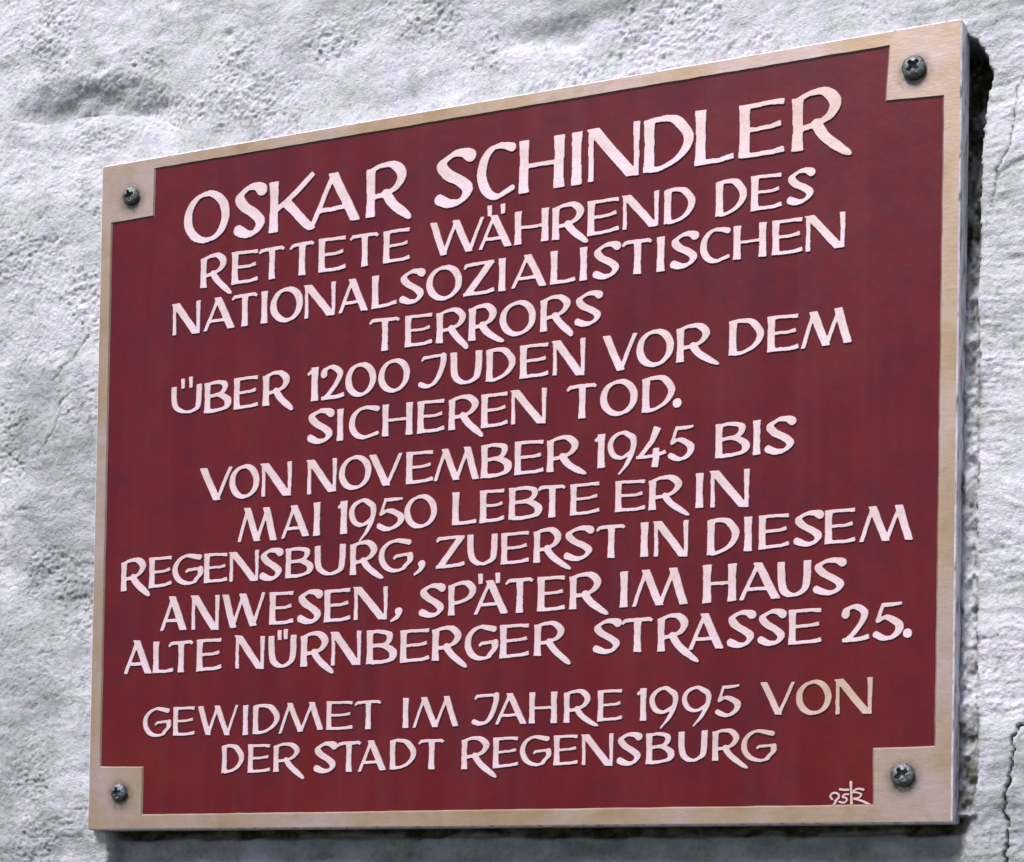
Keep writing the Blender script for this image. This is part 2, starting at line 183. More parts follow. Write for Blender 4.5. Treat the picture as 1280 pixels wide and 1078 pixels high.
# bare satin brass (rim) ------------------------------------------------------
def brass(name, ca, cb, cc, rough, metal, streak, screw_shade=False):
    m, nt, bs = new_mat(name)
    v = coords(nt)
    col = ramp(nt, noise(nt, v, 14, 5, 0.6, 0.4).outputs['Fac'], [(0.34, ca), (0.5, cb), (0.68, cc)])
    gr = ramp(nt, noise(nt, coords(nt, streak), 260, 4, 0.6).outputs['Fac'], [(0.35, (0.86, 0.86, 0.86)), (0.65, (1.0, 1.0, 1.0))])
    base = mix(nt, 0.45, col.outputs['Color'], gr.outputs['Color'], 'MULTIPLY')
    tarn = ramp(nt, noise(nt, v, 48, 6, 0.7, 0.3).outputs['Fac'], [(0.36, (0.80, 0.78, 0.68)), (0.52, (1, 1, 1))])
    base = mix(nt, 0.55, base, tarn.outputs['Color'], 'MULTIPLY')
    base = mix(nt, ramp(nt, noise(nt, v, 900, 2, 0.6).outputs['Fac'], [(0.30, (0.5, 0.5, 0.5)), (0.38, (0, 0, 0))]).outputs['Color'], base, (0.16, 0.12, 0.10))
    if screw_shade:                       # soft shade round the screw heads, painted into the rim colour
        tc = nd(nt, 'ShaderNodeTexCoord')
        prev = None
        for sx, sz in SCREWS:
            dn = nd(nt, 'ShaderNodeVectorMath', operation='DISTANCE')
            nt.links.new(tc.outputs['Object'], dn.inputs[0])
            dn.inputs[1].default_value = (sx / 1000, 0.0, sz / 1000 - 0.0018)
            mr = nd(nt, 'ShaderNodeMapRange', interpolation_type='SMOOTHSTEP')
            mr.inputs['From Min'].default_value = 0.0050; mr.inputs['From Max'].default_value = 0.0125
            mr.inputs['To Min'].default_value = 1.0; mr.inputs['To Max'].default_value = 0.0
            nt.links.new(dn.outputs['Value'], mr.inputs['Value'])
            if prev is None:
                prev = mr.outputs['Result']
            else:
                mx = nd(nt, 'ShaderNodeMath', operation='MAXIMUM')
                nt.links.new(prev, mx.inputs[0]); nt.links.new(mr.outputs['Result'], mx.inputs[1])
                prev = mx.outputs[0]
        gm = nd(nt, 'ShaderNodeMath', operation='MULTIPLY')
        nt.links.new(prev, gm.inputs[0])
        nt.links.new(ramp(nt, noise(nt, v, 220, 4, 0.7).outputs['Fac'], [(0.32, (0.25, 0.25, 0.25)), (0.62, (0.95, 0.95, 0.95))]).outputs['Color'], gm.inputs[1])
        base = mix(nt, gm.outputs[0], base, (0.085, 0.070, 0.045))
    nt.links.new(base, bs.inputs['Base Color'])
    bs.inputs['Metallic'].default_value = metal
    rr = nd(nt, 'ShaderNodeMapRange')
    rr.inputs['To Min'].default_value = rough - 0.08
    rr.inputs['To Max'].default_value = rough + 0.10
    nt.links.new(noise(nt, v, 60, 4, 0.6).outputs['Fac'], rr.inputs['Value'])
    nt.links.new(rr.outputs['Result'], bs.inputs['Roughness'])
    b = bump(nt, bs, noise(nt, coords(nt, streak), 500, 3, 0.6).outputs['Fac'], 0.35, 0.0002)
    bump(nt, bs, noise(nt, v, 90, 4, 0.6).outputs['Fac'], 0.3, 0.0004, b)
    return m

RIM = brass("satin_brass", (0.33, 0.220, 0.125), (0.38, 0.270, 0.190), (0.43, 0.325, 0.310), 0.46, 0.50, (0.30, 1, 1.1), True)
LETTER = brass("letter_brass", (0.64, 0.475, 0.44), (0.72, 0.545, 0.57), (0.75, 0.60, 0.66), 0.50, 0.22, (0.6, 1, 0.8))
_pale = ((0.64, 0.475, 0.44), (0.72, 0.545, 0.57), (0.75, 0.60, 0.66))
_bare = ((0.50, 0.34, 0.24), (0.58, 0.41, 0.33), (0.63, 0.47, 0.43))
def worn_brass(k):                   # pale finish worn back to the metal by the share k
    c = [tuple(a * (1 - k) + b * k for a, b in zip(p, q)) for p, q in zip(_pale, _bare)]
    return brass("worn_letter_brass", *c, 0.49, 0.25, (0.6, 1, 0.8))
WORN = {k: worn_brass(k) for k in (0.3, 0.6, 1.0)}

EDGE, nt, bs = new_mat("pale_edge")
v = coords(nt)
ec = ramp(nt, noise(nt, coords(nt, (1, 1, .35)), 190, 4, 0.65).outputs['Fac'], [(0.36, (0.28, 0.24, 0.22)), (0.45, (0.68, 0.61, 0.62)), (0.60, (0.88, 0.81, 0.83))])
nt.links.new(ec.outputs['Color'], bs.inputs['Base Color'])
bs.inputs['Roughness'].default_value = 0.6
bump(nt, bs, noise(nt, v, 300, 4, 0.6).outputs['Fac'], 0.5, 0.0006)

# red enamel -------------------------------------------------------------------
ENAMEL, nt, bs = new_mat("red_enamel")
v = coords(nt)
red = ramp(nt, noise(nt, v, 16, 5, 0.6).outputs['Fac'], [(0.32, (0.080, 0.0010, 0.0040)), (0.50, (0.102, 0.0010, 0.0012)), (0.68, (0.112, 0.0035, 0.0010))])
blot = ramp(nt, noise(nt, v, 75, 4, 0.65).outputs['Fac'], [(0.34, (0.82, 1.0, 1.5)), (0.5, (1, 1, 1)), (0.66, (1.12, 1.0, 0.7))])
c1 = mix(nt, 0.8, red.outputs['Color'], blot.outputs['Color'], 'MULTIPLY')
run = ramp(nt, noise(nt, coords(nt, (1, 1, 0.05)), 60, 4, 0.6).outputs['Fac'], [(0.44, (0, 0, 0)), (0.72, (1, 1, 1))])
bk = noise(nt, v, 9, 3, 0.5)
runf = nd(nt, 'ShaderNodeMath', operation='MULTIPLY')
nt.links.new(run.outputs['Color'], runf.inputs[0]); nt.links.new(bk.outputs['Fac'], runf.inputs[1])
runs = nd(nt, 'ShaderNodeMath', operation='MULTIPLY'); runs.inputs[1].default_value = 0.16
nt.links.new(runf.outputs[0], runs.inputs[0])
c2 = mix(nt, runs.outputs[0], c1, (0.16, 0.06, 0.075))
spk = ramp(nt, noise(nt, v, 700, 2, 0.6).outputs['Fac'], [(0.28, (0.72, 0.72, 0.72)), (0.42, (1, 1, 1))])
nt.links.new(mix(nt, 0.6, c2, spk.outputs['Color'], 'MULTIPLY'), bs.inputs['Base Color'])
rr = nd(nt, 'ShaderNodeMapRange')
rr.inputs['To Min'].default_value = 0.30; rr.inputs['To Max'].default_value = 0.46
nt.links.new(noise(nt, v, 30, 5, 0.6).outputs['Fac'], rr.inputs['Value'])
nt.links.new(rr.outputs['Result'], bs.inputs['Roughness'])
bs.inputs['Specular IOR Level'].default_value = 0.30
bs.inputs['Specular Tint'].default_value = (1.0, 0.80, 0.95, 1.0)
bump(nt, bs, noise(nt, v, 40, 5, 0.6).outputs['Fac'], 0.22, 0.0012)

# zinc screw --------------------------------------------------------------------
ZINC, nt, bs = new_mat("dull_zinc")
v = coords(nt)
zc = ramp(nt, noise(nt, v, 500, 4, 0.6).outputs['Fac'], [(0.35, (0.06, 0.065, 0.06)), (0.6, (0.24, 0.25, 0.25))])
nt.links.new(zc.outputs['Color'], bs.inputs['Base Color'])
bs.inputs['Metallic'].default_value = 0.75
bs.inputs['Roughness'].default_value = 0.62
bump(nt, bs, noise(nt, v, 700, 4, 0.6).outputs['Fac'], 0.5, 0.0004)

# ------------------------------------------------------------------ object helpers
def link(name, me, mat=None, parent=None):
    o = bpy.data.objects.new(name, me)
    COL.objects.link(o)
    if mat is not None:
        me.materials.append(mat)
    if parent is not None:
        o.parent = parent
    return o

def contours(phi, level, xs, zs):
    """marching squares, closed loops of (x, z); inside is phi > level"""
    ins = phi > level
    code = (ins[:-1, :-1] * 1 + ins[:-1, 1:] * 2 + ins[1:, 1:] * 4 + ins[1:, :-1] * 8)
    jj, ii = np.nonzero((code > 0) & (code < 15))
    nxt = {}
    pos = {}
    def hpt(j, i):      # on the edge between (j,i) and (j,i+1)
        k = (0, j, i)
        if k not in pos:
            a, b = phi[j, i], phi[j, i + 1]
            t = (level - a) / (b - a)
            pos[k] = (xs[i] + t * (xs[i + 1] - xs[i]), zs[j])
        return k
    def vpt(j, i):
        k = (1, j, i)
        if k not in pos:
            a, b = phi[j, i], phi[j + 1, i]
            t = (level - a) / (b - a)
            pos[k] = (xs[i], zs[j] + t * (zs[j + 1] - zs[j]))
        return k
    for j, i in zip(jj.tolist(), ii.tolist()):
        c = int(code[j, i])
        B, R, T, L = (lambda: hpt(j, i)), (lambda: vpt(j, i + 1)), (lambda: hpt(j + 1, i)), (lambda: vpt(j, i))
        segs = {1: [(B, L)], 2: [(R, B)], 3: [(R, L)], 4: [(T, R)], 5: [(B, L), (T, R)], 6: [(T, B)], 7: [(T, L)],
                8: [(L, T)], 9: [(B, T)], 10: [(L, T), (R, B)], 11: [(R, T)], 12: [(L, R)], 13: [(B, R)], 14: [(L, B)]}[c]
        for a, b in segs:
            nxt[a()] = b()
    loops = []
    while nxt:
        k0, k = nxt.popitem()
        loop = [pos[k0]]
        while k != k0:
            loop.append(pos[k])
            k = nxt.pop(k)
        if len(loop) > 5:
            loops.append(np.array(loop))
    return loops

def thin_loop(p, tol):
    """drop points that lie closer than tol to their neighbours' chord"""
    keep = list(range(len(p)))
    for _ in range(2):
        out = []
        n = len(keep)
        skip = False
        for q in range(n):
            a, b, c = p[keep[q - 1]], p[keep[q]], p[keep[(q + 1) % n]]
            d = c - a
            l = math.hypot(*d) + 1e-12
            h = abs(d[0] * (b[1] - a[1]) - d[1] * (b[0] - a[0])) / l
            if h < tol and not skip and n > 8:
                skip = True
            else:
                out.append(keep[q]); skip = False
        keep = out
    return p[keep]

def relief(name, loops, y_top, y_bot, bev, mat, parent, origin=(0, 0)):
    """solid with the given outline loops (mm), top face at y_top, sides down to y_bot (mm)"""
    bm = bmesh.new()
    ox, oz = origin
    inner_edges = []
    for p in loops:
        n = len(p)
        d0 = p - np.roll(p, 1, 0); d1 = np.roll(p, -1, 0) - p
        d0 /= np.linalg.norm(d0, axis=1)[:, None] + 1e-9; d1 /= np.linalg.norm(d1, axis=1)[:, None] + 1e-9
        n0 = np.stack([d0[:, 1], -d0[:, 0]], 1); n1 = np.stack([d1[:, 1], -d1[:, 0]], 1)
        nn = n0 + n1
        nn /= np.maximum((nn * n0).sum(1), 0.6)[:, None]
        q = p + nn * bev * INWARD
        lo = [bm.verts.new(((x - ox) / 1000, y_bot / 1000, (z - oz) / 1000)) for x, z in p]
        mi = [bm.verts.new(((x - ox) / 1000, (y_top + bev) / 1000, (z - oz) / 1000)) for x, z in p]
        hi = [bm.verts.new(((x - ox) / 1000, y_top / 1000, (z - oz) / 1000)) for x, z in q]
        for k in range(n):
            k2 = (k + 1) % n
            bm.faces.new((lo[k], lo[k2], mi[k2], mi[k]))
            bm.faces.new((mi[k], mi[k2], hi[k2], hi[k]))
            inner_edges.append(bm.edges.get((hi[k], hi[k2])))
    bmesh.ops.triangle_fill(bm, edges=inner_edges, use_beauty=True, use_dissolve=False, normal=(0, -1, 0))
    bm.normal_update()
    for f in bm.faces:                       # caps must look towards -Y
        if abs(f.normal.y) > 0.99 and f.normal.y > 0:
            f.normal_flip()
    me = bpy.data.meshes.new(name)
    bm.to_mesh(me)
    bm.free()
    o = link(name, me, mat, parent)
    o.location = (ox / 1000, 0, oz / 1000)
    return o
INWARD = 1.0

# ------------------------------------------------------------------ lettering
def spline(pts, n=7):
    P = [np.array(p, float) for p in pts]
    P = [2 * P[0] - P[1]] + P + [2 * P[-1] - P[-2]]
    out = []
    for i in range(1, len(P) - 2):
        a, b, c, d = P[i - 1:i + 3]
        for t in np.linspace(0, 1, n, endpoint=False):
            out.append(0.5 * (2 * b + (c - a) * t + (2 * a - 5 * b + 4 * c - d) * t * t + (3 * b - a - 3 * c + d) * t ** 3))
    out.append(P[-2])
    return np.array(out)

def nib(pts, S, T, ang=18, k=1.0, taper=None):
    """curved pen stroke: wide where it runs steeply, thin where it runs flat"""
    p = spline(pts)
    d = np.gradient(p, axis=0)
    th = np.arctan2(d[:, 1], d[:, 0]) - math.radians(ang)
    w = (T + (S - T) * np.abs(np.sin(th)) ** 1.3) * k
    if taper:
        t = np.linspace(0, 1, len(p))
        w = w * np.interp(t, [q[0] for q in taper], [q[1] for q in taper])
    return ('c', p, w)

def ell(cx, cy, rx, ry, a0, a1, n=9):
    return [(cx + rx * math.cos(math.radians(a)), cy + ry * math.sin(math.radians(a))) for a in np.linspace(a0, a1, n)]

def stem(x, S, y0=0.0, y1=1.0, lean=0.0):
    return ('s', [(x, y0 + (y1 - y0) * k / 8) for k in range(9)], [S * (0.92 + 0.20 * abs(k / 4 - 1) ** 2.6) for k in range(9)])

def st(*pw):
    return ('s', [(a, b) for a, b, _ in pw], [w for _, _, w in pw])

def glyph(c, w, S, T, tail=None, ascii_=None):
    """strokes in cap-height units; the body spans x 0..w, y 0..1"""
    h = S / 2
    E = []
    if c == 'I':
        s = min(S * 1.0, w)
        return [stem(w / 2, s)]
    if c == 'L':
        return [stem(h, S), st((0.01, T * .5, T), (w * .62, T * .52, T), (w - .02, T * .9, T * 1.25))]
    if c == 'T':
        m = w * 0.52
        return [stem(m, S * .98, 0, .98), st((.02, .84, T * .8), (.11, .925, T * 1.1), (w * .3, 1 - T * .58, T * 1.05), (w - .12, 1 - T * .5, T * 1.1), (w - .02, .89, T * .85))]
    if c == 'E':
        return [stem(h, S), st((0.0, 1 - T * .5, T), (w * .72, 1 - T * .48, T), (w - .03, 1 - T * .62, T * 1.3)),
                st((h, .51, T * .9), (w * .66, .515, T * .9), (w * .9, .56, T * 1.2)),
                st((0.0, T * .5, T), (w * .70, T * .5, T), (w - .02, T * .95, T * 1.3))]
    if c == 'H':
        return [stem(h, S), stem(w - h, S), st((h, .5, T * .9), (w - h, .5, T * .9))]
    if c == 'N':
        t1 = T * 1.15
        a = S * .62
        return [st((t1 * .62, 0, t1 * 1.15), (t1 * .62, .5, t1), (t1 * .55, 1.02, t1)),
                st((a * .55 - .06, 1.09, S), (w - a * .8 + .03, -.06, S)),
                st((w - T * .62, 0, t1 * .9), (w - T * .60, .5, t1 * 1.05), (w - T * .66, 1, t1 * 1.35))]
    if c == 'M':
        s1, m, s2 = w * .255, w * .50, w * .755
        return [st((T * .62 - .02, -.04, T * 1.15), (s1 + .01, 1.03, T * 1.15)), st((s1 - .05, 1.05, S), (m + .02, -.05, S * .95)),
                st((m - .02, -.05, T * 1.15), (s2 + .015, 1.03, T * 1.15)), st((s2 - .06, 1.05, S), (w - S * .56 + .02, -.04, S * .98))]
    if c == 'W':
        b1, m, b2 = w * .27, w * .50, w * .74
        return [st((S * .56 - .02, 1.04, S), (b1 + .02, -.05, S * .95)), st((b1 - .03, -.05, T * 1.15), (m + .01, 1.02, T * 1.1)),
                st((m - .05, 1.03, S), (b2 + .02, -.05, S * .95)), st((b2 - .02, -.05, T * 1.1), (w - T * .5 + .015, 1.04, T * 1.1))]
    if c == 'V':
        b = w * .56
        return [st((S * .56 - .02, 1.04, S), (b + .01, -.05, S)), st((b - .04, -.05, T * 1.2), (w - T * .6 + .02, 1.04, T * 1.2))]
    if c in 'AÄ':
        a = w * .47
        return [st((T * .7 - .02, -.04, T * 1.15), (a + .02, 1.03, T * 1.1)), st((a - .055, 1.05, S), (w - S * .58 + .02, -.04, S)),
                st((w * .2, .285, T * .95), (w * .8, .30, T * .95))]
    if c == 'K':
        return [stem(h, S), nib([(h, .40), (w * .5, .66), (w - .03, 1.05)], S * .8, T, 18, 1.0),
                nib([(w * .36, .56), (w * .62, .30), (w * .85, .06), (w * 1.0, -.02)], S, T, 18, 1.0, [(0, 1), (.8, .9), (1, .4)])]
    if c in 'RP':
        top = [(h * .7, .90), (w * .38, .985), (w * .68, .965), (w - h, .77), (w * .78, .55), (w * .5, .43), (S * .8, .385)]
        E = [stem(h, S, 0, .95), nib(top, S * 1.06, T, 14)]
        if c == 'R':
            tx, ty = tail if tail else (w * 1.15, -.12)
            E.append(nib([(w * .46, .47), (w * .68, .23 + min(0, ty) * .2), (w * .5 + tx * .42, .08 + ty * .62), (tx, ty + .035)], S * .98, T, 10, 1.0, [(0, 1.0), (.55, 1.1), (.85, .8), (1, .32)]))
        else:
            top[:] = []
        return E
    if c == 'B':
        return [stem(h, S), nib([(h * .7, .93), (w * .42, .965), (w * .74, .90), (w * .86 - h * .7, .745), (w * .62, .59), (S * .7, .52)], S * .95, T, 10),
                nib([(S * .6, .53), (w * .58, .54), (w - h * 1.0, .35), (w * .84, .14), (w * .5, .055), (h, T * .5)], S * 1.12, T, 10)]
    if c == 'D':
        return [stem(h, S, .01, .97), nib([(h * .4, .93), (w * .30, .962), (w * .58, .93), (w * .80 - h * .5, .81), (w - h, .60), (w - h * 1.25, .40), (w * .68, .20), (w * .40, .08), (h, .045)], S, T * .95, 15)]
    if c in 'O0':
        return [nib(ell(w / 2, .5, w / 2 - h * .92, .5 + .02 - T * .5, 100, 460, 17), S, T * 1.02, 16)]
    if c in 'CG':
        rx = w / 2 + .04
        arc = ell(rx, .5, rx - h * .92, .52 - T * .5, 48 if c == 'C' else 50, 318 if c == 'C' else 296, 13)
        if c == 'C':
            arc[0] = (w - .035, .90)
            arc[1] = (w * .74, .955)
            arc[-1] = (w - .02, .15)
            return [nib(arc, S, T, 14, 1.0, [(0, 1.25), (.1, 1.0), (.92, 1.0), (1, 1.2)])]
        arc[0] = (w * .93, .885)
        arc.append((w * .80, .17)); arc.append((w - h * .8, .33)); arc.append((w - h * .75, .50))
        return [nib(arc, S, T, 14, 1.0, [(0, 1.25), (.1, 1), (.85, .9), (1, 1.0)]),
                st((w * .44, .40, T * .8), (w * .52, .48, T), (w - .01, .53, T * .95))]
    if c == 'S':
        return [nib([(w - .05, .875), (w * .74, .955), (w * .45, .95), (w * .17, .79), (w * .32, .60), (w * .66, .43), (w * .86, .26), (w * .70, .075), (w * .40, .045), (.06, .155)], S, T, 24, 1.08,
                    [(0, 1.3), (.1, 1), (.9, 1), (1, 1.15)])]
    if c in 'UÜ':
        return [nib([(h * .95, 1.04), (h * 1.0, .75), (h * 1.15, .42), (h * 1.15 + w * .07, .20), (w * .38, .065), (w * .58, .055), (w - h * 1.2 - w * .05, .19), (w - h * 1.1, .42), (w - h * .95, .75), (w - h * .92, 1.04)], S, T, 10, 1.0)]
    if c == 'J':
        return [st((w * .12, .83, T * .8), (w * .20, .93, T * 1.05), (w * .5, .945, T), (w - .01, .97, T * 1.05)),
                nib([(w - h * 1.0, .97), (w - h * 1.1, .72), (w * .74, .34), (w * .54, .10), (w * .30, .045), (.05, .12)], S, T, 20, 1.0)]
    if c == 'Z':
        return [st((.03, .82, T * .8), (.09, .92, T * 1.1), (w * .5, .95, T), (w * .97, .95, T)), st((w - .10, 1.0, S * .95), (.12, .02, S * .95)),
                st((.0, T * .5, T), (w * .75, T * .5, T * 1.1), (w - .02, T * 1.0, T * 1.3))]
    if c == '1':
        return [stem(w - h * .95, S), st((.03, .80, T * .9), (w * .5, .90, T * 1.15))]
    if c == '2':
        return [nib([(.10, .74), (w * .20, .90), (w * .50, .965), (w * .80, .78), (w * .68, .50), (w * .40, .22), (.10, .04)], S * .95, T, 18, 1.0, [(0, 1.2), (.15, 1), (1, .9)]),
                st((.02, T * .55, T * 1.05), (w * .7, T * .6, T * 1.2), (w - .02, T * 1.1, T * 1.4))]
    if c == '4':
        return [st((w * .70, 1.04, S * 1.15), (w * .52, .62, S * .8), (w * .10, .16, T * 1.05)), st((.01, .17, T), (w * .65, .19, T), (w * .98, .29, T * 1.2)),
                ('s', [(w * .66, .42), (w * .66, .1), (w * .62, -.16)], [S * .9, S * .95, S * 1.0])]
    if c == '5':
        return [st((w * .26, .94, T), (w * .6, .95, T * 1.25), (w * .97, .985, T * 1.2)), st((w * .34, .98, T), (w * .14, .50, T * 1.05)),
                nib([(w * .10, .50), (w * .45, .60), (w - h * 1.05, .42), (w - h * 1.0, .22), (w * .62, .055), (w * .35, .04), (.04, .16)], S * 1.05, T, 14, 1.0)]
    if c == '9':
        return [nib([(w * .86, .80), (w * .55, .98), (w * .22, .86), (h * .85, .60), (w * .22, .32), (w * .50, .23), (w * .80, .36), (w * .86, .40)], S * .85, T, 12, 1.0),
                nib([(w * .60, .97), (w - h * .9, .78), (w - h * .95, .45), (w * .70, .05), (w * .40, -.27)], S * .9, T, 20, 1.0, [(0, .8), (.3, 1), (.75, .9), (1, .4)])]
    return E

UNCLIPPED = set(',.')
def build_letter(row, S, T, parent, idx, worn=0):
    c, x0, x1, zt0, zt1, zb0, zb1 = row[:7]
    ex = row[7] if len(row) > 7 else None
    cap = ((zt0 - zb0) + (zt1 - zb1)) / 2
    wmm = x1 - x0
    w = wmm / cap
    rs = np.random.RandomState(idx * 13 + 5)
    def tm(gx, gy):                     # glyph units -> millimetres on the plaque
        u = gx * cap / wmm
        zb = zb0 + (zb1 - zb0) * u; zt = zt0 + (zt1 - zt0) * u
        return x0 + gx * cap, zb + (zt - zb) * gy
    quads, discs = [], []
    bands = []
    def add(p, ws, clip, curved):
        p = np.array(p, float); ws = np.array(ws, float)
        for i in range(len(p) - 1):
            d = p[i + 1] - p[i]
            l = math.hypot(*d)
            if l < 1e-6:
                continue
            nrm = np.array([-d[1], d[0]]) / l
            quads.append((np.array([p[i] + nrm * ws[i] / 2, p[i + 1] + nrm * ws[i + 1] / 2, p[i + 1] - nrm * ws[i + 1] / 2, p[i] - nrm * ws[i] / 2]), clip))
        for i in range(1, len(p) - 1):
            discs.append((p[i], ws[i] / 2, clip))
    if c == '.':
        discs.append((np.array([w / 2, .15]), w / 2 * 1.05, False))
    elif c == ',':
        xa, za, xb, zb = ex
        A = np.array([(xa - x0) / cap, (za - zb0) / cap]); B = np.array([(xb - x0) / cap, (zb - zb0) / cap])
        mid = A * .55 + B * .45 + np.array([.05, -.03])
        p = spline([A + (-.09, .0), A + (-.03, -.02), mid, B + (.02, .02)], 5)
        ws = np.interp(np.linspace(0, 1, len(p)), [0, .25, .5, 1], [S * .8, S * 1.1, S * .75, T * .7])
        add(p, ws, False, True)
    else:
        tl = None
        if c == 'R' and ex:
            tl = ((ex[0] - x0) / cap, (ex[1] - (zb0 + (zb1 - zb0) * ((ex[0] - x0) / wmm))) / cap)
        for kind, p, ws in glyph(c, w, S, T, tl):
            clip = kind == 's' and not (c == '4')
            if c in 'UÜK':
                clip = c != 'K' or kind == 's'
            ws = np.array(ws) * rs.uniform(.96, 1.05)
            add(p, ws, clip, kind == 'c')
        if c in 'ÄÜ':
            for k in (0, 4):
                xa, za, xb, zb = ex[k:k + 4]
                g = []
                for X, Z in ((xa, za), (xb, zb)):
                    u = (X - x0) / wmm
                    g.append(((X - x0) / cap, (Z - (zb0 + (zb1 - zb0) * u)) / cap))
                add([g[0], g[1]], [S * .72, S * .62], False, False)
    n = 100
    gx = np.arange(-.25, w + .45, 1 / n)
    gy = np.arange(-.45, 1.45, 1 / n)
    GX, GY = np.meshgrid(gx, gy)
    # slight hand-cut wobble
    a1, a2, a3, a4 = rs.uniform(0, 6.28, 4)
    GXw = GX + .004 * np.sin(GY * 8 + a1) + .0025 * np.sin(GY * 21 + a2)
    GYw = GY + .004 * np.sin(GX * 9 + a3) + .0025 * np.sin(GX * 23 + a4)
    clipmask = (GYw >= 0) & (GYw <= 1.0)
    mask = np.zeros(GX.shape, bool)
    for q, cl in quads:
        lo = q.min(0) - .03; hi = q.max(0) + .03
        i0, i1 = np.searchsorted(gx, [lo[0], hi[0]]); j0, j1 = np.searchsorted(gy, [lo[1], hi[1]])
        if i1 <= i0 or j1 <= j0:
            continue
        sx = GXw[j0:j1, i0:i1]; sy = GYw[j0:j1, i0:i1]
        s = np.ones(sx.shape, bool)
        for k in range(4):
            a, b = q[k], q[(k + 1) % 4]
            s &= ((b[0] - a[0]) * (sy - a[1]) - (b[1] - a[1]) * (sx - a[0])) <= 1e-9
        if cl:
            s &= clipmask[j0:j1, i0:i1]
        mask[j0:j1, i0:i1] |= s
    for p, r, cl in discs:
        i0, i1 = np.searchsorted(gx, [p[0] - r, p[0] + r]); j0, j1 = np.searchsorted(gy, [p[1] - r, p[1] + r])
        if i1 <= i0 or j1 <= j0:
            continue
        s = (GXw[j0:j1, i0:i1] - p[0]) ** 2 + (GYw[j0:j1, i0:i1] - p[1]) ** 2 <= r * r
        if cl:
            s &= clipmask[j0:j1, i0:i1]
        mask[j0:j1, i0:i1] |= s
    ph = mask.astype(float)
    for _ in range(2):
        ph = (np.roll(ph, 1, 0) + 2 * ph + np.roll(ph, -1, 0)) / 4
        ph = (np.roll(ph, 1, 1) + 2 * ph + np.roll(ph, -1, 1)) / 4
    ph = ph[::2, ::2]
    loops = contours(ph, .49, gx[::2], gy[::2])
    out = []
    for p in loops:
        q = np.array([tm(a, b) for a, b in p])
        q = thin_loop(q, 0.035)
        if len(q) > 5:
            out.append(q)
    cx = x0 + wmm / 2
    cz = (zt0 + zb0) / 2
    return relief("letter", out, 0.10 + 0.018 * (idx % 3), 1.0, 0.20, WORN[worn] if worn else LETTER, parent, (cx, cz))

# ------------------------------------------------------------------ the plaque
plaque = bpy.data.objects.new("memorial_plaque", None)
COL.objects.link(plaque)
plaque.empty_display_size = 0.05
plaque["label"] = "dark red enamelled memorial plaque with pale raised German lettering and a notched brass rim"
plaque["category"] = "plaque"

def rounded_rect(x0, z0, x1, z1, r, n=5):
    out = []
    for cx, cz, a0 in ((x1 - r, z0 + r, -90), (x1 - r, z1 - r, 0), (x0 + r, z1 - r, 90), (x0 + r, z0 + r, 180)):
        for k in range(n):
            a = math.radians(a0 + 90 * k / (n - 1))
            out.append((cx + r * math.cos(a), cz + r * math.sin(a)))
    return np.array(out)          # counter-clockwise

def area(p):
    return 0.5 * float(np.sum(p[:, 0] * np.roll(p[:, 1], -1) - np.roll(p[:, 0], -1) * p[:, 1]))

outer = rounded_rect(-W2, -H2, W2, H2, 1.6)
field = np.array(FIELD)
if area(field) < 0:
    field = field[::-1]
def densify(p, step, amp, seed):
    rs = np.random.RandomState(seed)
    out = []
    for k in range(len(p)):
        a, b = p[k], p[(k + 1) % len(p)]
        n = max(1, int(math.hypot(*(b - a)) / step))
        nr = np.array([-(b - a)[1], (b - a)[0]]) / (math.hypot(*(b - a)) + 1e-9)
        for i in range(n):
            out.append(a + (b - a) * i / n + (nr * rs.uniform(-amp, amp) if i else 0))
    return np.array(out)
hole = densify(field, 7.0, 0.16, 3)
INWARD = -1.0
rim = relief("rim", [outer, hole[::-1]], 0.0, 16.0, 0.85, RIM, plaque)
rim.data.materials.append(EDGE)
for p in rim.data.polygons:                 # outer sides and chamfer take the pale mottled edge colour
    c = p.center
    if abs(p.normal.y) < 0.9 and (abs(c.x) > W2 / 1000 - .0012 or abs(c.z) > H2 / 1000 - .0012) and p.area < 1.0e-4 * 1e3:
        p.material_index = 1

# sunk enamel field: a thin sheet just inside the rim's opening, let into the rim by 0.3 mm
bm = bmesh.new()
cen = field.mean(0)
sheet = []
for k in range(len(field)):
    a, b, c = field[k - 1], field[k], field[(k + 1) % len(field)]
    d0 = (b - a) / np.linalg.norm(b - a); d1 = (c - b) / np.linalg.norm(c - b)
    nn = np.array([d0[1], -d0[0]]) + np.array([d1[1], -d1[0]])
    sheet.append(b + nn * 0.3)
fv = [bm.verts.new((x / 1000, 0.0009, z / 1000)) for x, z in sheet]
fb = [bm.verts.new((x / 1000, 0.0150, z / 1000)) for x, z in sheet]
es = []
for k in range(len(fv)):
    k2 = (k + 1) % len(fv)
    es.append(bm.edges.new((fv[k], fv[k2])))
    bm.faces.new((fb[k], fb[k2], fv[k2], fv[k]))
bmesh.ops.triangle_fill(bm, edges=es, use_beauty=True, normal=(0, -1, 0))
bm.normal_update()
for f in bm.faces:
    if abs(f.normal.y) > 0.99 and f.normal.y > 0:
        f.normal_flip()
me = bpy.data.meshes.new("painted_field")
bm.to_mesh(me); bm.free()
link("painted_field", me, ENAMEL, plaque)

